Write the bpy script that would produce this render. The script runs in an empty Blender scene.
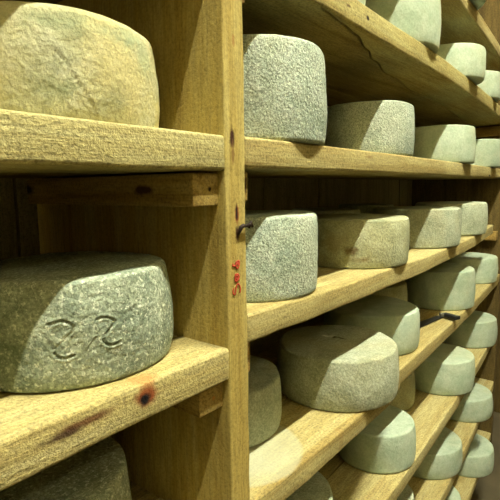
import bpy, bmesh, math, random
from mathutils import Vector, noise
random.seed(7)
C = bpy.context.scene.collection
H = 1.62                      # eye height; the rack is laid out relative to it
SC = bpy.context.scene

# ------------------------------------------------------------------ helpers
def link(name, me, mat=None, parent=None):
    o = bpy.data.objects.new(name, me); C.objects.link(o)
    if mat: me.materials.append(mat)
    if parent: o.parent = parent
    return o
def tag(o, label=None, cat=None, group=None, kind=None):
    if label: o['label'] = label
    if cat: o['category'] = cat
    if group: o['group'] = group
    if kind: o['kind'] = kind
    return o
def thing(name, loc, label, cat, group=None):
    o = bpy.data.objects.new(name, None); C.objects.link(o); o.location = loc
    o.empty_display_size = .05
    return tag(o, label, cat, group)
def mesh_from(name, verts, faces, smooth=True):
    me = bpy.data.meshes.new(name); me.from_pydata(verts, [], faces); me.update()
    bm = bmesh.new(); bm.from_mesh(me); bmesh.ops.recalc_face_normals(bm, faces=bm.faces)
    bm.to_mesh(me); bm.free()
    for p in me.polygons: p.use_smooth = smooth
    return me
def interp(t, tab):
    if t <= tab[0][0]: return tab[0][1]
    for (a, u), (b, v) in zip(tab, tab[1:]):
        if t <= b:
            k = (t-a)/(b-a); k = k*k*(3-2*k); return u+(v-u)*k
    return tab[-1][1]
def curve_y(x): return .0199*max(x-.6, 0)**2      # the rack front bows gently away down the aisle

# ------------------------------------------------------------------ materials
def nodes_of(name):
    m = bpy.data.materials.new(name); m.use_nodes = True
    nt = m.node_tree; return m, nt, nt.nodes, nt.links, nt.nodes['Principled BSDF']
def lin(c):
    c = [v/255 for v in c]
    return tuple([(v/12.92 if v <= .04045 else ((v+.055)/1.055)**2.4) for v in c]+[1])
def N(nt, t, **kw):
    n = nt.nodes.new(t)
    for k, v in kw.items():
        if k.startswith('i_'):
            key = k[2:]; key = int(key) if key.isdigit() else key.replace('_', ' ')
            n.inputs[key].default_value = v
        else: setattr(n, k, v)
    return n
def mixc(nt, fac, a, b, mode='MIX'):
    n = nt.nodes.new('ShaderNodeMix'); n.data_type = 'RGBA'; n.blend_type = mode
    for s, v in ((n.inputs[0], fac), (n.inputs[6], a), (n.inputs[7], b)):
        if hasattr(v, 'is_output') or isinstance(v, bpy.types.NodeSocket): nt.links.new(v, s)
        else: s.default_value = v
    return n.outputs[2]
def ramp(nt, src, stops):
    n = nt.nodes.new('ShaderNodeValToRGB'); cr = n.color_ramp
    while len(cr.elements) < len(stops): cr.elements.new(.5)
    for e, (p, c) in zip(cr.elements, stops):
        e.position = p; e.color = c if len(c) == 4 else tuple(c)+(1,)
    nt.links.new(src, n.inputs[0]); return n.outputs[0]
def g(v): return (v, v, v, 1)

def wood(name, base, dark, light, axis='X', spots=(), rough_bump=.35, grain=1.0):
    """sawn board; spots = (object-space centre, radii, colour, strength) stay put with the board"""
    m, nt, n, l, bs = nodes_of(name)
    base, dark, light = (tuple(v*k for v, k in zip(c, (.83, .835, .765))) for c in (base, dark, light))
    tc = N(nt, 'ShaderNodeTexCoord'); oi = N(nt, 'ShaderNodeObjectInfo')
    add = N(nt, 'ShaderNodeVectorMath', operation='ADD'); l.new(tc.outputs['Object'], add.inputs[0])
    sc = N(nt, 'ShaderNodeVectorMath', operation='SCALE', i_Scale=3.7)
    cmb = N(nt, 'ShaderNodeCombineXYZ')
    for i in range(3): l.new(oi.outputs['Random'], cmb.inputs[i])
    l.new(cmb.outputs[0], sc.inputs[0]); l.new(sc.outputs[0], add.inputs[1])
    stretch = {'X': (1.2, 16, 30), 'Z': (26, 16, 1.2), 'Y': (26, 1.2, 26)}[axis]
    mp = N(nt, 'ShaderNodeMapping'); mp.inputs['Scale'].default_value = stretch; l.new(add.outputs[0], mp.inputs[0])
    g1 = N(nt, 'ShaderNodeTexNoise', i_Scale=1.6, i_Detail=6.0, i_Roughness=.62, i_Distortion=.6); l.new(mp.outputs[0], g1.inputs[0])
    big = N(nt, 'ShaderNodeTexNoise', i_Scale=5.0, i_Detail=3.0); l.new(add.outputs[0], big.inputs[0])
    fine = N(nt, 'ShaderNodeTexNoise', i_Scale=210.0, i_Detail=3.0, i_Roughness=.75); l.new(add.outputs[0], fine.inputs[0])
    mp2 = N(nt, 'ShaderNodeMapping'); mp2.inputs['Scale'].default_value = tuple(s*9 if s > 5 else s*14 for s in stretch); l.new(add.outputs[0], mp2.inputs[0])
    g2 = N(nt, 'ShaderNodeTexNoise', i_Scale=1.5, i_Detail=3.0); l.new(mp2.outputs[0], g2.inputs[0])
    c1 = ramp(nt, g1.outputs[0], [(.30, lin(dark)), (.48, lin(base)), (.72, lin(light))])
    f2 = ramp(nt, big.outputs[0], [(.38, g(0)), (.66, g(1))])
    c2 = mixc(nt, f2, c1, mixc(nt, .35, c1, lin(dark)))
    f3 = ramp(nt, g2.outputs[0], [(.35, g(.80)), (.62, g(1.06))])
    c3 = mixc(nt, 1.0, c2, f3, 'MULTIPLY')
    f4 = ramp(nt, fine.outputs[0], [(.36, g(1-.38*grain)), (.50, g(.98)), (.64, g(1+.14*grain))])
    col = mixc(nt, 1.0, c3, f4, 'MULTIPLY')
    for (co, rad, sc_, st, *ex) in spots:
        nz_, st_ = ex or (1.1, .45)
        s = N(nt, 'ShaderNodeVectorMath', operation='SUBTRACT'); l.new(tc.outputs['Object'], s.inputs[0]); s.inputs[1].default_value = co
        wn = N(nt, 'ShaderNodeTexNoise', i_Scale=1.6/max(rad), i_Detail=4.0); l.new(tc.outputs['Object'], wn.inputs[0])
        d = N(nt, 'ShaderNodeVectorMath', operation='DIVIDE'); l.new(s.outputs[0], d.inputs[0]); d.inputs[1].default_value = rad
        ln = N(nt, 'ShaderNodeVectorMath', operation='LENGTH'); l.new(d.outputs[0], ln.inputs[0])
        ad = N(nt, 'ShaderNodeMath', operation='ADD'); l.new(ln.outputs['Value'], ad.inputs[0])
        mm = N(nt, 'ShaderNodeMath', operation='MULTIPLY_ADD'); l.new(wn.outputs[0], mm.inputs[0]); mm.inputs[1].default_value = nz_; mm.inputs[2].default_value = -nz_/2
        l.new(mm.outputs[0], ad.inputs[1])
        f = ramp(nt, ad.outputs[0], [(st_, g(st)), (1.0, g(0))])
        col = mixc(nt, f, col, lin(sc_))
    l.new(col, bs.inputs['Base Color']); bs.inputs['Roughness'].default_value = .82
    bs.inputs['Specular IOR Level'].default_value = .25
    b1 = N(nt, 'ShaderNodeBump', i_Strength=rough_bump, i_Distance=.0012); l.new(g2.outputs[0], b1.inputs['Height'])
    b2 = N(nt, 'ShaderNodeBump', i_Strength=rough_bump*2, i_Distance=.0016); l.new(fine.outputs[0], b2.inputs['Height']); l.new(b1.outputs[0], b2.inputs['Normal'])
    l.new(b2.outputs[0], bs.inputs['Normal'])
    return m

def rind(name, base, pale, mould, warm, mould_amt=.5, speck=.5, warm_amt=.3, fine_scale=330.0, bump=.8, spots=(), bloom=0.0):
    """natural cheese rind: pale bloom, grey-green mould patches, pitted crust"""
    m, nt, n, l, bs = nodes_of(name)
    base, pale, mould, warm = (tuple(v*.9 for v in c) for c in (base, pale, mould, warm))
    tc = N(nt, 'ShaderNodeTexCoord'); oi = N(nt, 'ShaderNodeObjectInfo')
    add = N(nt, 'ShaderNodeVectorMath', operation='ADD'); l.new(tc.outputs['Object'], add.inputs[0])
    sc = N(nt, 'ShaderNodeVectorMath', operation='SCALE', i_Scale=9.1)
    cmb = N(nt, 'ShaderNodeCombineXYZ')
    for i in range(3): l.new(oi.outputs['Random'], cmb.inputs[i])
    l.new(cmb.outputs[0], sc.inputs[0]); l.new(sc.outputs[0], add.inputs[1]); v = add.outputs[0]
    big = N(nt, 'ShaderNodeTexNoise', i_Scale=11.0, i_Detail=5.0, i_Roughness=.6, i_Distortion=.4); l.new(v, big.inputs[0])
    mid = N(nt, 'ShaderNodeTexNoise', i_Scale=34.0, i_Detail=6.0, i_Roughness=.7); l.new(v, mid.inputs[0])
    fine = N(nt, 'ShaderNodeTexNoise', i_Scale=fine_scale, i_Detail=4.0, i_Roughness=.65); l.new(v, fine.inputs[0])
    vor = N(nt, 'ShaderNodeTexVoronoi', i_Scale=fine_scale*.55); vor.feature = 'SMOOTH_F1'
    vadd = N(nt, 'ShaderNodeVectorMath', operation='MULTIPLY_ADD'); l.new(mid.outputs['Color'], vadd.inputs[0]); vadd.inputs[1].default_value = (.02, .02, .02); l.new(v, vadd.inputs[2])
    l.new(vadd.outputs[0], vor.inputs[0])
    warmn = N(nt, 'ShaderNodeTexNoise', i_Scale=6.5, i_Detail=4.0, i_Roughness=.55)
    sh = N(nt, 'ShaderNodeVectorMath', operation='ADD'); l.new(v, sh.inputs[0]); sh.inputs[1].default_value = (5.2, 1.3, 7.7); l.new(sh.outputs[0], warmn.inputs[0])
    c = mixc(nt, ramp(nt, mid.outputs[0], [(.38, g(0)), (.62, g(1))]), lin(base), lin(pale))
    c = mixc(nt, ramp(nt, warmn.outputs[0], [(.52-.12*warm_amt, g(0)), (.66, g(min(1, warm_amt*1.6)))]), c, lin(warm))
    mf = ramp(nt, big.outputs[0], [(.54-.14*mould_amt, g(0)), (.68, g(min(1, .35+mould_amt*.6)))])
    c = mixc(nt, mf, c, lin(mould))
    sp = ramp(nt, fine.outputs[0], [(.40, g(1-.55*speck)), (.56, g(1.0)), (.72, g(1.12))])
    c = mixc(nt, 1.0, c, sp, 'MULTIPLY')
    blo = N(nt, 'ShaderNodeTexNoise', i_Scale=170.0, i_Detail=5.0, i_Roughness=.8); l.new(sh.outputs[0], blo.inputs[0])
    c = mixc(nt, ramp(nt, blo.outputs[0], [(.54, g(0)), (.62, g(bloom))]), c, lin((226, 230, 208)))
    pit = ramp(nt, mid.outputs[0], [(.27, g(1-.6*speck)), (.36, g(1))])
    c = mixc(nt, 1.0, c, pit, 'MULTIPLY')
    br = N(nt, 'ShaderNodeMath', operation='MULTIPLY_ADD'); l.new(oi.outputs['Random'], br.inputs[0]); br.inputs[1].default_value = .16; br.inputs[2].default_value = .92
    c = mixc(nt, 1.0, c, br.outputs[0], 'MULTIPLY')
    for (co, rad, sc_, st) in spots:
        s = N(nt, 'ShaderNodeVectorMath', operation='SUBTRACT'); l.new(tc.outputs['Object'], s.inputs[0]); s.inputs[1].default_value = co
        d = N(nt, 'ShaderNodeVectorMath', operation='DIVIDE'); l.new(s.outputs[0], d.inputs[0]); d.inputs[1].default_value = rad
        ln = N(nt, 'ShaderNodeVectorMath', operation='LENGTH'); l.new(d.outputs[0], ln.inputs[0])
        mm = N(nt, 'ShaderNodeMath', operation='MULTIPLY_ADD'); l.new(mid.outputs[0], mm.inputs[0]); mm.inputs[1].default_value = 2.6; mm.inputs[2].default_value = -1.3
        ad = N(nt, 'ShaderNodeMath', operation='ADD'); l.new(ln.outputs['Value'], ad.inputs[0]); l.new(mm.outputs[0], ad.inputs[1])
        c = mixc(nt, ramp(nt, ad.outputs[0], [(.3, g(st)), (1.0, g(0))]), c, lin(sc_))
    l.new(c, bs.inputs['Base Color']); bs.inputs['Roughness'].default_value = .78
    bs.inputs['Specular IOR Level'].default_value = .3
    b0 = N(nt, 'ShaderNodeBump', i_Strength=bump*.7, i_Distance=.004); l.new(mid.outputs[0], b0.inputs['Height'])
    b1 = N(nt, 'ShaderNodeBump', i_Strength=bump, i_Distance=.0016); l.new(vor.outputs[0], b1.inputs['Height']); l.new(b0.outputs[0], b1.inputs['Normal'])
    b2 = N(nt, 'ShaderNodeBump', i_Strength=bump, i_Distance=.0012); l.new(fine.outputs[0], b2.inputs['Height']); l.new(b1.outputs[0], b2.inputs['Normal'])
    l.new(b2.outputs[0], bs.inputs['Normal'])
    return m
def plain(name, col, rough=.8, metal=0.0, mottle=.15, scale=9.0):
    m, nt, n, l, bs = nodes_of(name)
    tc = N(nt, 'ShaderNodeTexCoord'); nz = N(nt, 'ShaderNodeTexNoise', i_Scale=scale, i_Detail=5.0); l.new(tc.outputs['Object'], nz.inputs[0])
    c = mixc(nt, 1.0, lin(col), ramp(nt, nz.outputs[0], [(.3, g(1-mottle)), (.7, g(1+mottle*.4))]), 'MULTIPLY')
    l.new(c, bs.inputs['Base Color']); bs.inputs['Roughness'].default_value = rough; bs.inputs['Metallic'].default_value = metal
    b = N(nt, 'ShaderNodeBump', i_Strength=.3, i_Distance=.002); l.new(nz.outputs[0], b.inputs['Height']); l.new(b.outputs[0], bs.inputs['Normal'])
    return m

KN = (60, 34, 18); KND = (28, 16, 10); RUST = (128, 62, 26)
WB, WD, WL = (212, 194, 140), (178, 152, 96), (230, 216, 168)
W_front = wood('sawn_pine', WB, WD, WL)
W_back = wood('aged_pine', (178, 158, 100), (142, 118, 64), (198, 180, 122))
W_div = wood('divider_pine', (186, 158, 90), (158, 128, 62), (202, 176, 108), 'Z', rough_bump=.2, grain=.4)
W_cleat = wood('cleat_pine', (198, 160, 90), (160, 120, 58), (212, 180, 112), 'Y')
W_dark = wood('dark_panel_wood', (116, 96, 52), (86, 68, 32), (140, 118, 68), 'Z')
DARKMETAL = plain('rusted_iron', (44, 30, 24), .6, .4, .5, 300)
BLACKP = plain('black_plastic', (22, 22, 24), .45, 0, .1, 50)
GREYST = plain('grey_steel', (120, 122, 118), .4, .9, .2, 60)
RED = plain('red_marker', (178, 62, 34), .7, 0, .25, 120)

# ------------------------------------------------------------------ boards
def rounded_ring(w0, w1, h0, h1, r, seg=4):
    pts = []
    for cx, cy, a0 in ((w1-r, h1-r, 0), (w0+r, h1-r, 90), (w0+r, h0+r, 180), (w1-r, h0+r, 270)):
        for k in range(seg+1):
            a = math.radians(a0+90*k/seg); pts.append((cx+r*math.cos(a), cy+r*math.sin(a)))
    return pts
def plank(name, x0, x1, yf, yb, zt, th, mat, parent, seed=0, sag=None, r=.004, wob=.0015, endr=None, n=None):
    """board lying along X; yf, yb functions of x; shaped as a swept rounded section with waney edges"""
    L = x1-x0; n = n or max(12, int(L/.01)); ox, oy, oz = parent.location
    verts = []; faces = []; ns = None
    for i in range(n+1):
        x = x0+L*i/n
        s = sag(x) if sag else 0
        z1 = zt+s; z0 = zt-th+s
        ring = rounded_ring(yf(x), yb(x), z0, z1, r)
        ns = len(ring)
        for (y, z) in ring:
            e = noise.noise(Vector((x*9, (y-yf(x))*30+seed*3.1, z*25+seed)))*wob + noise.noise(Vector((x*40, y*90, z*90+seed)))*wob*.4
            cy = .5*(yf(x)+yb(x)); sy = -1 if y < cy else 1
            cz = .5*(z0+z1); szz = -1 if z < cz else 1
            verts.append((x-ox, y+sy*e-oy, z+(szz*e*.5 if szz < 0 else 0)-oz))
        if i:
            a = (i-1)*ns; b = i*ns
            for k in range(ns): faces.append((a+k, a+(k+1) % ns, b+(k+1) % ns, b+k))
    # softened ends
    def cap(i, sgn):
        base = i*ns; ring = [Vector(verts[base+k]) for k in range(ns)]
        c = sum(ring, Vector())/ns
        b2 = len(verts); er = endr or .003
        for v in ring:
            d = (v-c); w = Vector((0, d.y, d.z)); ww = w.copy()
            ww.y -= math.copysign(min(er, abs(w.y)*.5), w.y); ww.z -= math.copysign(min(er, abs(w.z)*.5), w.z)
            verts.append(tuple(c+ww+Vector((sgn*er, 0, 0))))
        for k in range(ns): faces.append((base+k, base+(k+1) % ns, b2+(k+1) % ns, b2+k))
        faces.append(tuple(b2+k for k in range(ns)))
    cap(0, -1); cap(n, 1)
    me = mesh_from(name, verts, faces)
    me.shade_flat(); 
    for p in me.polygons: p.use_smooth = len(p.vertices) == 4
    o = link(name, me, mat, parent)
    try: me.set_sharp_from_angle(angle=math.radians(50))
    except Exception: pass
    return o
def block(name, x0, x1, y0, y1, z0, z1, mat, parent=None, b=.003, seed=0, wob=.0008, div=8):
    bm = bmesh.new(); bmesh.ops.create_cube(bm, size=1)
    for v in bm.verts: v.co = Vector((x0 if v.co.x < 0 else x1, y0 if v.co.y < 0 else y1, z0 if v.co.z < 0 else z1))
    if b: bmesh.ops.bevel(bm, geom=list(bm.edges), offset=b, segments=3, profile=.5, affect='EDGES')
    if wob:
        ext = (x1-x0, y1-y0, z1-z0); ax = ext.index(max(ext)); lo = (x0, y0, z0)[ax]; L = ext[ax]
        for k in range(1, div*3):
            co = Vector((0, 0, 0)); co[ax] = lo+L*k/(div*3); no = Vector((0, 0, 0)); no[ax] = 1
            bmesh.ops.bisect_plane(bm, geom=bm.verts[:]+bm.edges[:]+bm.faces[:], plane_co=co, plane_no=no)
        c = Vector(((x0+x1)/2, (y0+y1)/2, (z0+z1)/2))
        for v in bm.verts:
            e = noise.noise(v.co*11+Vector((seed*3.3, 0, 0)))*wob+noise.noise(v.co*60+Vector((seed, 0, 0)))*wob*.5
            for a in range(3):
                if a != ax: v.co[a] += math.copysign(e, v.co[a]-c[a])
    off = parent.location if parent else Vector()
    for v in bm.verts: v.co -= off
    me = bpy.data.meshes.new(name); bm.to_mesh(me); bm.free()
    for p in me.polygons: p.use_smooth = True
    me.set_sharp_from_angle(angle=math.radians(40))
    return link(name, me, mat, parent)
def tube(name, pts, r, mat, parent=None, seg=8, flat=1.0, radii=None):
    off = parent.location if parent else Vector()
    P = [Vector(p)-off for p in pts]; verts = []; faces = []
    for i, p in enumerate(P):
        t = (P[min(i+1, len(P)-1)]-P[max(i-1, 0)]).normalized()
        up = Vector((0, 1, 0)) if abs(t.y) < .9 else Vector((1, 0, 0))
        a = t.cross(up).normalized(); b = t.cross(a)
        rr = radii[i] if radii else r
        for k in range(seg):
            q = 2*math.pi*k/seg; verts.append(tuple(p+a*rr*math.cos(q)+b*rr*flat*math.sin(q)))
        if i:
            for k in range(seg): faces.append(((i-1)*seg+k, (i-1)*seg+(k+1) % seg, i*seg+(k+1) % seg, i*seg+k))
    faces.append(tuple(range(seg))); faces.append(tuple((len(P)-1)*seg+k for k in range(seg)))
    return link(name, mesh_from(name, verts, faces), mat, parent)

# ------------------------------------------------------------------ setting
def struct(o): o['kind'] = 'structure'; return o
plaster = plain('lime_plaster', (112, 100, 66), .9, 0, .2, 3)
concrete = plain('cellar_floor', (84, 74, 50), .85, 0, .3, 5)
ceilm = plain('cellar_ceiling', (120, 110, 76), .9, 0, .15, 3)
XR = 3.6; XL = -1.3; YF = -2.3; YB = .62; ZC = 4.95
struct(block('floor', XL, XR, YF, YB, -.1, 0, concrete, b=0, wob=0))
struct(block('ceiling', XL, XR, YF, YB, ZC, ZC+.1, ceilm, b=0, wob=0))
W_wall = wood('wall_boards', (168, 156, 116), (140, 126, 86), (188, 176, 136), 'Z', rough_bump=.2)
# back wall: upright boards with open seams
def wall_back():
    bm = bmesh.new(); x = XL; k = 0
    edges = [XL, -.9, -.45, 0.02, .48, .98, 1.35, 1.735, 2.2, 2.62, 3.1, XR]
    for a, b in zip(edges, edges[1:]):
        k += 1; d = .004*((k*37) % 5)/5
        geo = bmesh.ops.create_cube(bm, size=1)['verts']
        for v in geo: v.co = Vector((a+.003 if v.co.x < 0 else b-.003, YB-.03+d if v.co.y < 0 else YB+.02, 0 if v.co.z < 0 else ZC))
    geo = bmesh.ops.create_cube(bm, size=1)['verts']
    for v in geo: v.co = Vector((XL if v.co.x < 0 else XR, YB+.0 if v.co.y < 0 else YB+.1, 0 if v.co.z < 0 else ZC))
    me = bpy.data.meshes.new('wall_back'); bm.to_mesh(me); bm.free()
    return link('wall_back', me, W_wall)
struct(wall_back())
struct(block('wall_front', XL, XR, YF-.1, YF, 0, ZC, plaster, b=0, wob=0))
struct(block('wall_left', XL-.1, XL, YF-.1, YB+.1, 0, ZC, plaster, b=0, wob=0))
struct(block('wall_right', XR, XR+.1, YF-.1, YB+.1, 0, ZC, W_dark, b=0, wob=0))

# ------------------------------------------------------------------ uprights
DX0, DX1 = .4767, .5184
dv = thing('rack_upright', ((DX0+DX1)/2, 0, 0), 'tall yellowish pine upright board between the left and right shelves with red handwriting', 'shelf upright', 'rack uprights')
sp = [((-.006, 0, H+.064), (.0062, .02, .018), KN, 1), ((-.005, 0, H+.045), (.0045, .02, .02), (120, 88, 46), .8), ((.001, 0, H-.036), (.0055, .01, .016), RUST, 1), ((.001, 0, H-.034), (.003, .01, .014), KND, 1), ((.002, 0, H-.064), (.006, .01, .014), KN, 1),
      ((0.0, 0, H+.19), (.004, .01, .01), (150, 110, 60), .7)]
W_up = wood('upright_front_pine', (206, 180, 106), (178, 148, 76), (224, 204, 138), 'Z', spots=sp, rough_bump=.3, grain=.6)
block('board', DX0, DX1, 0, .50, 0, 2.75, W_up, dv, b=.0025, wob=.0012, div=30)
cleat_spot = lambda x, y, z: [((x, y, z), (.006, .012, .006), KND, 1)]
def cleat(parent, x0, x1, z0, z1, seed, y0=.013, y1=.49, spots=(), m=None):
    off = parent.location
    mm = m or (wood('cleat_pine_%d' % seed, (196, 166, 98), (156, 124, 62), (212, 186, 122), 'Y', spots=spots) if spots else W_cleat)
    return block('cleat', x0, x1, y0, y1, z0, z1, mm, parent, b=.002, seed=seed, wob=.0006)
ox = (DX0+DX1)/2
cleat(dv, DX0-.047, DX0, H-.024, H+.019, 1, y1=.44, spots=[((-.038, .013, H-.002), (.004, .01, .004), KND, 1), ((-.070, .11, H-.002), (.03, .028, .008), KN, .95), ((-.07, .44, H+.0), (.03, .03, .012), KND, .9)])
cleat(dv, DX0-.047, DX0, H-.309, H-.268, 2, spots=[((-.04, .013, H-.29), (.004, .008, .004), (170, 110, 50), .8)])
cleat(dv, DX0-.047, DX0, H-.60, H-.5575, 3)
cleat(dv, DX1, DX1+.022, H-.020, H+.022, 4, spots=[((.036, .013, H+.004), (.006, .012, .014), KN, .9)])
cleat(dv, DX1, DX1+.022, H-.278, H-.228, 5)
cleat(dv, DX1, DX1+.022, H-.575, H-.53, 6)
cleat(dv, DX1, DX1+.022, H+.25, H+.293, 7)
# bent nail
nl = tube('nail', [(.4995, -.001, H-.0655), (.4998, -.004, H-.060), (.501, -.0055, H-.0545), (.506, -.006, H-.0525), (.511, -.006, H-.0535), (.517, -.006, H-.0522), (.522, -.006, H-.0525)], .0022, DARKMETAL, dv, radii=[.0016, .0022, .0034, .0030, .0020, .0028, .0024])
tag(nl, 'bent rusty nail')
tube('nail', [(.526, -.006, H-.0555), (.522, -.0065, H-.0485), (.517, -.0065, H-.0565)], .0020, DARKMETAL, dv)
# red handwriting, reads upward: S u d
def stroke(P):   # hand-drawn strokes in tenths of a letter unit, laid on the board's front face
    return [(.4848+(X/10-6.5)*.0021, -.0014, H-.0968-(Y/10-8)*.00141) for X, Y in P]
S_ = [(82, 372), (74, 395), (76, 425), (88, 438), (98, 415), (103, 375), (118, 342), (136, 352), (148, 390), (142, 435)]
U_ = [(102, 232), (96, 265), (98, 298), (110, 310), (128, 298), (139, 272), (130, 250), (112, 243), (106, 265), (112, 292), (124, 280), (122, 255)]
D_ = [(80, 128), (74, 148), (92, 155), (104, 145), (108, 122), (136, 112), (141, 130), (138, 158), (124, 184), (112, 176), (110, 150), (128, 132), (130, 155)]
def smooth_path(P, n=5):
    out = []
    for i in range(len(P)-1):
        p0 = P[max(i-1, 0)]; p1 = P[i]; p2 = P[i+1]; p3 = P[min(i+2, len(P)-1)]
        for k in range(n):
            t = k/n
            out.append(tuple(.5*((2*p1[j])+(-p0[j]+p2[j])*t+(2*p0[j]-5*p1[j]+4*p2[j]-p3[j])*t*t+(-p0[j]+3*p1[j]-3*p2[j]+p3[j])*t**3) for j in range(len(p1))))
    out.append(tuple(P[-1])); return out
for s in (S_, U_, D_):
    o = tube('red_letter', smooth_path(stroke(s)), .0014, RED, dv, seg=6, flat=.25)
# end panel of the right bay and left end upright
XE = 2.80
ev = thing('rack_upright', (XE+.02, curve_y(XE), 0), 'brown upright panel closing the far right end of the shelves', 'shelf upright', 'rack uprights')
block('board', XE, XE+.04, curve_y(XE)-.0, .585, 0, 2.75, W_dark, ev, b=.0025, wob=.001, div=20)
for i, z in enumerate((-.248, .296)):
    cleat(ev, XE-.05, XE-.001, H+z-.05, H+z-.003, 20+i, y0=curve_y(XE)+.02, y1=.58)
lv = thing('rack_upright', (-.62, 0, 0), 'pine upright board at the near left end of the shelves, outside the view', 'shelf upright', 'rack uprights')
block('board', -.64, -.60, 0, .5, 0, 2.75, W_div, lv, b=.0025, wob=.001, div=20)

# ------------------------------------------------------------------ shelves
def const(c): return lambda x: c
def shelf(x0, x1, zt, th, label, group, fmat, front=None, sag=None, seed=0, split=(.165, .33), depth=.485, bay='right', first_x0=None, joint=None, tho=0, bmat=None):
    base = curve_y if bay == 'right' else (lambda x: 0.0)
    fr = front or (lambda x: 0.0)
    s = thing('shelf', ((x0+x1)/2, .25, H+zt-th), label, 'shelf', group)
    f = lambda x: base(x)+fr(x)
    g1 = joint or (lambda x: base(x)+split[0])
    plank('plank', first_x0 or x0, x1, f, lambda x: g1(x)-.0018, H+zt, th, fmat, s, seed, sag, r=.005)
    g2 = lambda x: base(x)+split[1]
    if joint: g1s = lambda x: min(max(g1(x)+.0012, 0.001), g2(x)-.02) if x >= (first_x0 or x0) else .002
    else: g1s = lambda x: g1(x)+.0012
    plank('plank', x0, x1, g1s, lambda x: g2(x)-.0012, H+zt-.0006, th-.001, bmat or W_back, s, seed+1, sag, r=.003, n=110)
    plank('plank', x0, x1, lambda x: g2(x)+.0012, lambda x: base(x)+depth, H+zt-.0012, th-.002, W_back, s, seed+2, sag, r=.003)
    return s
GL = 'pine shelves of the near left bay'; GR = 'pine shelves of the right bay'
LX0, LX1 = -.598, DX0-.001; RX0, RX1 = DX1+.002, XE-.002
def loc_spots(lst, x0, x1, z):     # (x, y, z_rel) world -> object space of that shelf
    return [((x-(x0+x1)/2, y-.25, zz-z), rad, *c) for (x, y, zz, rad, *c) in lst]
mL1 = wood('left_upper_shelf_pine', (216, 202, 150), (184, 166, 112), (232, 222, 176), 'X', rough_bump=.55)
mL2 = wood('left_lower_shelf_pine', (216, 198, 142), (182, 158, 102), (234, 220, 174), 'X', rough_bump=.7, spots=loc_spots([
    (.331, 0, -.237, (.020, .03, .015), RUST, .95), (.329, 0, -.2405, (.0095, .03, .0085), (38, 24, 18), 1), (.329, 0, -.240, (.006, .03, .0055), (10, 8, 10), 1),
    (.335, .01, -.222, (.022, .02, .012), (168, 112, 56), .6),
    (.252, 0, -.236, (.040, .02, .0075), (98, 66, 36), .95), (.228, 0, -.240, (.030, .02, .006), (60, 38, 24), .9)], LX0, LX1, -.267))
mR0 = wood('upper_shelf_pine', (210, 194, 134), (176, 152, 92), (228, 216, 164), 'X', rough_bump=.5, spots=loc_spots([
    (.907, 0, .322, (.008, .03, .006), KND, 1), (.825, 0, .322, (.012, .03, .004), (90, 66, 38), .9)], RX0, RX1, .299))
mR1 = wood('middle_shelf_pine', WB, WD, WL, 'X', spots=loc_spots([(2.233, .05, .034, (.03, .05, .006), KND, 1), (.928, 0, .058, (.03, .02, .004), (120, 90, 50), .6)], RX0, RX1, .027))
mR2 = wood('lower_shelf_pine', WB, WD, WL, 'X')
mR3 = wood('ring_marked_shelf_pine', (206, 186, 130), (176, 150, 92), (222, 206, 158), 'X', spots=loc_spots([
    (.63, .115, -.481, (.121, .121, .02), (172, 175, 150), .5, .12, .94), (.62, .10, -.481, (.09, .09, .02), (184, 187, 164), .35), (.80, 0, -.50, (.012, .02, .03), (140, 110, 60), .4)], RX0, RX1, -.5245))
shelf(LX0, LX1, .068, .046, 'thick rough pine shelf crossing the upper left, under the cream cheese wheel', GL, mL1, seed=1, split=(.2, .36), sag=lambda x: .0015*max(0, min(1, (LX1-x)/.4)))
shelf(LX0, LX1, -.221, .046, 'sloping-looking left pine shelf with a dark knot, under the wheel with pressed marks', GL, mL2, seed=5, split=(.10, .24))
shelf(LX0, LX1, -.512, .045, 'lowest visible left pine shelf, mostly hidden in the bottom left corner', GL, W_front, seed=9)
shelf(LX0, LX1, .365, .046, 'left pine shelf just above the picture, over the cream cheese wheel', GL, W_front, seed=13)
def jR0(x): return interp(x, [(.70, .006), (.757, .0125), (.837, .020), (.912, .030), (1.024, .059), (1.122, .088), (1.3, .125), (1.6, .16), (2.9, .26)])
shelf(RX0, RX1, .347, .048, 'upper right pine shelf seen from below with a cracked front plank', GR, mR0, seed=17, joint=jR0, first_x0=.732,
      sag=lambda x: interp(x, [(.5, -.001), (.9, -.003), (1.5, .003), (2.9, .003)]))
shelf(RX0, RX1, .588, .045, 'topmost right pine shelf cutting the top right corner', GR, W_front, seed=21)
shelf(RX0, RX1, .070, .043, 'nearly level right pine shelf at eye height, above the dark gap', GR, mR1, seed=25)
sagR2 = lambda x: interp(x, [(.5, .008), (.58, .005), (.7, .0015), (.94, -.002), (1.39, -.009), (1.9, -.010), (2.4, 0), (2.8, 0)])
shelf(RX0, 2.43, -.190, .043, 'right pine shelf just below eye height, ending short of the far panel', GR, mR2, seed=29, sag=sagR2)
wR3 = lambda x: interp(x, [(.5, -.001), (.8, -.008), (1.03, -.009), (1.14, .003), (1.15, .003), (1.165, .014), (1.22, .013), (1.6, .012), (2.2, .007), (2.8, 0)])
shelf(RX0, RX1, -.481, .0435, 'right pine shelf with a pale mould ring and the black scraper on it', GR, mR3, seed=33, front=wR3)
shelf(RX0, RX1, -.785, .0435, 'right pine shelf second from the bottom in view, under seven wheels', GR, mR2, seed=37)
shelf(RX0, RX1, -1.085, .045, 'steep-looking right pine shelf near the bottom right corner', GR, mR2, seed=41)
shelf(RX0, RX1, -1.39, .045, 'lowest right pine shelf glimpsed in the bottom right corner', GR, W_front, seed=45)

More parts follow.
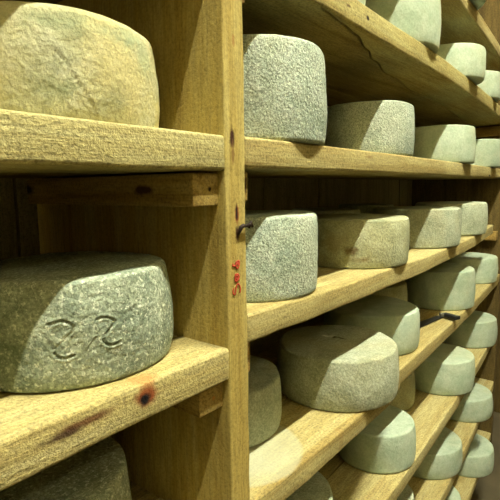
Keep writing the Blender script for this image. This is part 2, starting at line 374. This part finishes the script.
# ------------------------------------------------------------------ cheese wheels
R_cream = rind('cream_rind', (198, 196, 154), (216, 214, 178), (124, 138, 106), (206, 194, 132), .45, .35, .5, 300, .7,
   spots=[((-.06, -.15, .035), (.035, .05, .018), (112, 122, 84), .75), ((-.045, -.16, .10), (.10, .06, .014), (136, 150, 118), .6), ((.06, -.15, .085), (.05, .07, .03), (138, 154, 124), .5), ((.10, -.10, .025), (.06, .06, .03), (208, 196, 128), .6)])
R_marked = rind('grey_green_rind', (148, 162, 140), (182, 192, 166), (98, 116, 94), (176, 170, 120), .55, .75, .25, 280, .9,
   spots=[((-.13, -.05, .06), (.06, .08, .06), (86, 100, 74), .6)], bloom=.75)
R_white = rind('white_speckled_rind', (186, 202, 180), (210, 221, 202), (138, 158, 138), (200, 200, 162), .35, .9, .2, 390, .8, bloom=.5)
R_mid = rind('pale_green_rind', (176, 186, 158), (198, 204, 176), (136, 150, 122), (188, 180, 134), .3, .5, .3, 260, .6, bloom=.3)
R_soft = rind('smooth_pale_rind', (180, 197, 170), (200, 212, 186), (152, 174, 144), (186, 186, 146), .3, .2, .25, 200, .4)
R_olive = rind('olive_rind', (184, 186, 144), (202, 204, 166), (140, 148, 112), (190, 178, 122), .4, .5, .5, 280, .7)

R_stained = rind('stained_olive_rind', (184, 186, 144), (202, 204, 166), (140, 150, 116), (188, 182, 132), .4, .5, .3, 280, .7,
   spots=[((-.127, -.059, .046), (.02, .022, .012), (92, 70, 36), .85), ((-.115, -.082, .024), (.03, .03, .010), (120, 96, 54), .6), ((-.138, -.02, .06), (.03, .04, .03), (140, 128, 84), .5)])
R_star = rind('scratched_rind', (178, 186, 156), (200, 204, 176), (136, 148, 120), (188, 180, 134), .3, .5, .3, 260, .6, bloom=.3,
   spots=[((.016, .040, .112), (.010, .014, .02), (232, 234, 212), .9), ((.030, .032, .112), (.009, .012, .02), (228, 230, 206), .7), ((.022, .018, .112), (.006, .006, .02), (60, 54, 36), .9), ((.023, .002, .112), (.004, .013, .02), (70, 62, 42), .9)])

def pdist(p, path):
    best = 9
    for a, b in zip(path, path[1:]):
        ax, ay = a; bx, by = b; dx, dy = bx-ax, by-ay; L = dx*dx+dy*dy or 1e-9
        t = max(0, min(1, ((p[0]-ax)*dx+(p[1]-ay)*dy)/L)); d = math.hypot(p[0]-ax-t*dx, p[1]-ay-t*dy)
        best = min(best, d)
    return best
def wheel(cx, cy, z, r, h, mat, label, group, seed, nt=112, edge=.0085, low=.008, grooves=(), topmarks=(), rough=1.0, bulge=.03, fine=None, tilt=0):
    """pressed wheel: convex side, rounded rims, slightly dished and uneven top"""
    prof = [(0, 0), (.35, 0), (.7, 0), (.88, 0)]
    r = r+.004; rb = r*(1-bulge)
    pts = [(q*rb, 0.0005) for q in (0.0, .3, .6, .85)]
    k = 6
    for i in range(k+1):
        a = math.pi/2*i/k; pts.append((rb-low+low*math.sin(a), low*.8-low*.8*math.cos(a)))
    ns = 26 if fine is None else fine
    for i in range(1, ns):
        t = i/ns; zz = low*.8+(h-low*.8-edge*.75)*t
        pts.append((rb+(r-rb)*math.sin(math.pi*t)**.75-.002*t, zz))
    rt = rb-.002
    for i in range(k+2):
        a = math.pi/2*i/(k+1); pts.append((rt-edge+edge*math.cos(a), h-edge*.75+edge*.75*math.sin(a)))
    for q in (.9, .8, .65, .5, .3, .12): pts.append(((rt-edge)*q, h-.0015*(1-q)))
    verts = [(0, 0, .0005)]; faces = []
    pts = pts[1:]
    sv = Vector((seed*1.37, seed*.71, seed*2.3))
    for j, (rr, zz) in enumerate(pts):
        for i in range(nt):
            a = 2*math.pi*i/nt; c, s = math.cos(a), math.sin(a)
            P = Vector((rr*c, rr*s, zz))
            q = Vector((c*r, s*r, zz))
            side = min(1, max(0, zz/.02))
            d = (noise.noise(q*7+sv)*.0035+noise.noise(q*22+sv)*.0014+noise.noise(q*70+sv)*.0006)*rough*(.3+.7*side)
            if rr > .6*r:
                for (path, dep, wid) in grooves:
                    w = ((a+math.pi) % (2*math.pi))-math.pi
                    dd = pdist((w*r, zz), path)
                    if dd < wid*2.5: d -= dep*math.exp(-(dd/wid)**2)-dep*.45*math.exp(-((dd-wid*1.7)/(wid*.7))**2)
            P.x += c*d; P.y += s*d
            if zz > h-edge*.8:
                dz = (noise.noise(Vector((P.x*9, P.y*9, seed*3.3)))*.0025+noise.noise(Vector((P.x*40, P.y*40, seed)))*.0007)*rough
                for (path, dep, wid) in topmarks:
                    dd = pdist((P.x, P.y), path)
                    if dd < wid*3: dz -= dep*math.exp(-(dd/wid)**2)
                P.z += dz+tilt*P.x
            verts.append(tuple(P))
    m = len(pts)
    for i in range(nt): faces.append((0, 1+(i+1) % nt, 1+i))
    for j in range(m-1):
        for i in range(nt):
            a = 1+j*nt; b = 1+(j+1)*nt
            faces.append((a+i, a+(i+1) % nt, b+(i+1) % nt, b+i))
    verts.append((0, 0, h-.0015)); top = len(verts)-1
    for i in range(nt): faces.append((1+(m-1)*nt+i, 1+(m-1)*nt+(i+1) % nt, top))
    me = mesh_from('cheese_wheel', verts, faces)
    o = link('cheese_wheel', me, mat); o.location = (cx, cy, H+z+.0004)
    return tag(o, label, 'cheese', group)

# pressed marks on the big left wheel, given as (angle, height rel. to eye) on its side
rL2 = .135; zL2 = -.221
def gp(lst, r, z): return smooth_path([(a*r, hh-z) for a, hh in lst], 3)
mk1 = gp([(-2.271, -.1419), (-2.238, -.1417), (-2.171, -.1398), (-2.113, -.1428), (-2.085, -.1477), (-2.103, -.1541)], rL2, zL2)
mk1b = gp([(-2.103, -.1541), (-2.166, -.162), (-2.221, -.1689), (-2.239, -.1743)], rL2, zL2)
mk1c = gp([(-2.239, -.1743), (-2.211, -.1791), (-2.153, -.1812), (-2.091, -.179)], rL2, zL2)
mk2 = gp([(-1.89, -.1427), (-1.857, -.1417), (-1.815, -.1422), (-1.773, -.145), (-1.744, -.1486), (-1.777, -.1547), (-1.822, -.1604)], rL2, zL2)
mk2b = gp([(-1.85, -.1665), (-1.836, -.1716), (-1.78, -.175), (-1.704, -.1733)], rL2, zL2)
mk4 = gp([(-1.914, -.1631), (-1.94, -.1676), (-1.97, -.1732)], rL2, zL2)
mk3 = gp([(-1.739, -.1488), (-1.623, -.1427), (-1.466, -.1329)], rL2, zL2)
GLc = 'cheese wheels of the near left bay'
wheel(.335, .157, zL2, rL2-.004, .124, R_marked, 'big grey-green cheese wheel with pressed curly marks, on the left shelf', GLc, 1, nt=460, fine=80,
      grooves=((mk1, .0026, .0015), (mk1b, .001, .0015), (mk1c, .0026, .0015), (mk2, .0024, .0014), (mk2b, .0026, .0015), (mk4, .0015, .0016), (mk3, .0004, .0022)), edge=.009)
rL1 = .14; zL1 = .068
ln1 = gp([(-2.03, .1382), (-1.962, .1268), (-1.899, .1107), (-1.82, .0927), (-1.761, .081)], rL1, zL1)
wheel(.328, .17, zL1, rL1-.001, .119, R_cream, 'big cream and yellow cheese wheel on the upper left shelf', GLc, 2, nt=360, fine=60, grooves=((ln1, .002, .0012),), edge=.018)
wheel(.250, .170, -.512, .14, .152, R_marked, 'grey-green cheese wheel cut off by the bottom left corner', GLc, 3)

def gname(n): return 'cheese wheels on the ' + n
# name, x, y, z, r, h, mat, label, group, kwargs
G0, G1, G2, G3, G4, G5, G6 = (gname(s) for s in ('upper right shelf', 'eye-level right shelf', 'shelf below eye level', 'shelf with the scraper', 'shelf second from bottom', 'steep lower shelf', 'lowest shelf'))
zz = {'R00': .588, 'R0': .347, 'R1': .070, 'R2': -.190, 'R3': -.481, 'R4': -.785, 'R5': -1.085, 'R6': -1.39}
W = [
 ('R00', 1.742, .12, .13, .12, R_soft, 'pale cheese wheel cut by the top right corner, on the topmost shelf', 'cheese wheels on the topmost right shelf'),
 ('R0', .931, .16, .125, .12, R_soft, 'sliver of pale cheese wheel at the top edge, leftmost on the upper shelf', G0),
 ('R0', 1.30, .13, .135, .135, R_soft, 'pale wheel at the top edge, second on the upper right shelf, overhanging its front', G0),
 ('R0', 1.80, .13, .135, .107, R_soft, 'smooth pale wheel in the upper right, fully in view on the upper shelf', G0),
 ('R0', 2.26, .17, .135, .11, R_soft, 'rightmost pale wheel on the upper right shelf, cut by the right edge', G0),
 ('R1', .684, .118, .13, .159, R_white, 'tall white speckled wheel beside the upright on the eye-level shelf', G1),
 ('R1', 1.175, .126, .117, .127, R_white, 'white speckled wheel second on the eye-level shelf', G1),
 ('R1', 1.765, .135, .13, .125, R_soft, 'smooth pale wheel third on the eye-level shelf', G1),
 ('R1', 2.33, .16, .13, .12, R_soft, 'wheel cut by the right edge on the eye-level shelf', G1),
 ('R1', 1.80, .40, .102, .115, R_mid, 'dim wheel in the back row of the eye-level shelf', G1),
 ('R2', .681, .131, .13, .140, R_white, 'white speckled wheel beside the upright, just below eye level', G2),
 ('R2', 1.118, .134, .14, .115, R_stained, 'broad yellowish wheel second on the shelf below eye level', G2),
 ('R2', 1.60, .140, .14, .122, R_mid, 'speckled wheel third on the shelf below eye level', G2),
 ('R2', 2.03, .150, .135, .124, R_mid, 'greenish last front wheel on the shelf below eye level', G2),
 ('R2', .66, .385, .12, .137, R_mid, 'dim back-row wheel behind the speckled one by the upright', G2),
 ('R2', 1.42, .385, .115, .122, R_mid, 'back-row wheel showing its rim behind the broad yellowish one', G2),
 ('R2', 1.84, .43, .110, .122, R_mid, 'back-row wheel behind the third and fourth front wheels below eye level', G2),
 ('R3', .686, .213, .125, .106, R_mid, 'grey-green wheel half hidden by the upright on the ring-marked shelf', G3),
 ('R3', .985, .103, .141, .114, R_star, 'large wheel with a star-shaped scratch on its half-shaded top', G3),
 ('R3', 1.341, .177, .14, .118, R_soft, 'wheel right behind the large star-scratched one', G3),
 ('R3', 1.965, .165, .135, .150, R_soft, 'tall wheel just past the black scraper', G3),
 ('R3', 2.55, .20, .135, .123, R_soft, 'wheel cut by the right edge on the shelf with the scraper', G3),
 ('R3', 1.640, .315, .13, .128, R_olive, 'back-row olive wheel behind the black scraper', G3),
 ('R4', .790, .150, .13, .12, R_mid, 'wheel at the bottom edge, first on the second lowest shelf', G4),
 ('R4', 1.252, .115, .109, .111, R_soft, 'wheel with a bright lit top corner, below the large star-scratched one', G4),
 ('R4', 1.600, .262, .13, .12, R_olive, 'olive wheel set back between two front wheels, second lowest shelf', G4),
 ('R4', 1.880, .128, .13, .126, R_soft, 'pale wheel below the black scraper', G4),
 ('R4', 2.50, .180, .135, .127, R_soft, 'darker wheel by the right edge on the second lowest shelf', G4),
 ('R5', 1.02, .14, .13, .115, R_mid, 'wheel out of view at the near end of the steep lower shelf', G5),
 ('R5', 1.36, .16, .12, .11, R_mid, 'sliver of wheel at the bottom edge on the steep lower shelf', G5),
 ('R5', 1.802, .150, .14, .100, R_soft, 'pale wheel low on the right with half-lit top, steep lower shelf', G5),
 ('R5', 2.335, .150, .135, .105, R_soft, 'wheel directly below the darker right-edge one, steep lower shelf', G5),
 ('R6', 1.90, .16, .135, .110, R_soft, 'wheel cut by the bottom edge in the bottom right, lowest shelf', G6),
 ('R6', 2.405, .142, .135, .108, R_soft, 'lowest fully visible wheel near the bottom right corner', G6),
]
for i, (s, x, y, r, h, mat, lab, grp) in enumerate(W):
    if 'out of view' in lab: continue
    z = zz[s]
    if s == 'R2': z += sagR2(x)+.001
    if s == 'R0': z += interp(x, [(.5, -.001), (.9, -.003), (1.5, .003), (2.9, .003)])
    kw = {}
    if 'star-shaped' in lab: kw = dict(nt=200, topmarks=[([(.008, .05), (.027, .028)], .003, .0022), ([(.038, .041), (.016, .026)], .003, .002), ([(.024, .016), (.023, -.009)], .0035, .0022)])
    if s == 'R1' and x < 1: kw = dict(nt=220, fine=50, rough=.9, edge=.013)
    if s == 'R2' and x < .7 and y < .2: kw = dict(nt=220, fine=50, rough=1.1, edge=.009)
    wheel(x, y, z, r, h, mat, lab, grp, 10+i, **kw)

# ------------------------------------------------------------------ scraper on the shelf
sc = thing('scraper', (1.70, .09, H-.481), 'black handled scraper lying on the shelf between two wheels', 'scraper')
zt = H-.481
def flatbar(name, p0, p1, w0, w1, th, mat, z0, b=.002):
    p0, p1 = Vector(p0), Vector(p1); d = (p1-p0).normalized(); nrm = Vector((-d.y, d.x, 0))
    bm = bmesh.new(); vs = []
    for zq in (z0, z0+th):
        for p, w in ((p0, w0), (p1, w1)):
            for s in (-1, 1): vs.append(bm.verts.new(Vector((p.x, p.y, zq))+nrm*s*w/2-sc.location))
    for f in ((0, 1, 3, 2), (4, 5, 7, 6), (0, 1, 5, 4), (2, 3, 7, 6), (0, 2, 6, 4), (1, 3, 7, 5)): bm.faces.new([vs[k] for k in f])
    bmesh.ops.recalc_face_normals(bm, faces=bm.faces)
    if b: bmesh.ops.bevel(bm, geom=list(bm.edges), offset=b, segments=3, profile=.5, affect='EDGES')
    me = bpy.data.meshes.new(name); bm.to_mesh(me); bm.free(); return link(name, me, mat, sc)
flatbar('handle', (1.755, .080), (1.730, .024), .024, .030, .014, BLACKP, zt+.0045, .004)
flatbar('blade', (1.560, .118), (1.748, .086), .034, .022, .004, BLACKP, zt+.0035, .001)
flatbar('ferrule', (1.742, .090), (1.752, .074), .020, .022, .012, GREYST, zt+.0045, .002)
flatbar('hanging_ring', (1.733, .036), (1.731, .030), .010, .010, .002, GREYST, zt+.0178, .0005)

# ------------------------------------------------------------------ lamps
def batten(x0, x1, y, z, power, col, label, rad=.014, housing=.05):
    t = thing('batten_lamp', ((x0+x1)/2, y, z), label, 'ceiling lamp', 'tube lamps over the aisle')
    block('housing', x0-.03, x1+.03, y-.03, y+.03, z+.022, z+.022+housing, plain('white_enamel', (220, 220, 214), .4, 0, .05), t, b=.004, wob=0)
    for x in (x0-.02, x1+.02):
        block('end_cap', x-.008, x+.008, y-.018, y+.018, z-.018, z+.024, plain('cap_plastic', (210, 210, 205), .5, 0, .05), t, b=.002, wob=0)
    m, nt, n, l, bs = nodes_of('lamp_tube'); bs.inputs['Base Color'].default_value = (1, 1, 1, 1)
    bs.inputs['Emission Color'].default_value = col+(1,); bs.inputs['Emission Strength'].default_value = power
    tube('tube', [(x0, y, z), (x1, y, z)], rad, m, t, seg=12)
    if housing < .3:
        block('hanger', (x0+x1)/2-.01, (x0+x1)/2+.01, y-.01, y+.01, z+.07, ZC, GREYST, t, b=0, wob=0)
    return t
KEY = (1.0, 1.0, .80); SIDE = (1.0, .92, .58)
batten(-.75, 1.9, -1.12, 4.70, 780, KEY, 'long bare tube lamp hung high over the aisle, outside the view')
batten(-1.0, 2.0, -1.95, 2.95, 9, SIDE, 'second tube lamp by the opposite wall, outside the view')

# ------------------------------------------------------------------ world, camera
w = bpy.data.worlds.new('cellar'); SC.world = w; w.use_nodes = True
w.node_tree.nodes['Background'].inputs[0].default_value = (.30, .25, .13, 1)
w.node_tree.nodes['Background'].inputs[1].default_value = .05
F, yaw, pitch, roll = 474.7675, .6730, .1316, -.0143
f = Vector((math.cos(yaw)*math.cos(pitch), math.sin(yaw)*math.cos(pitch), -math.sin(pitch)))
r = Vector((math.sin(yaw), -math.cos(yaw), 0)); u = r.cross(f)
r2 = r*math.cos(roll)+u*math.sin(roll); u2 = -r*math.sin(roll)+u*math.cos(roll)
cd = bpy.data.cameras.new('camera'); cam = bpy.data.objects.new('camera', cd); C.objects.link(cam)
from mathutils import Matrix
M = Matrix(((r2.x, u2.x, -f.x, 0), (r2.y, u2.y, -f.y, -.42), (r2.z, u2.z, -f.z, H), (0, 0, 0, 1)))
cam.matrix_world = M; cd.sensor_width = 36; cd.lens = F/500*36; cd.clip_start = .01
cd.dof.use_dof = False
SC.camera = cam
SC.view_settings.view_transform = 'Standard'; SC.view_settings.look = 'None'; SC.view_settings.gamma = 1
SC.view_settings.exposure = .85; SC.view_settings.use_curve_mapping = False
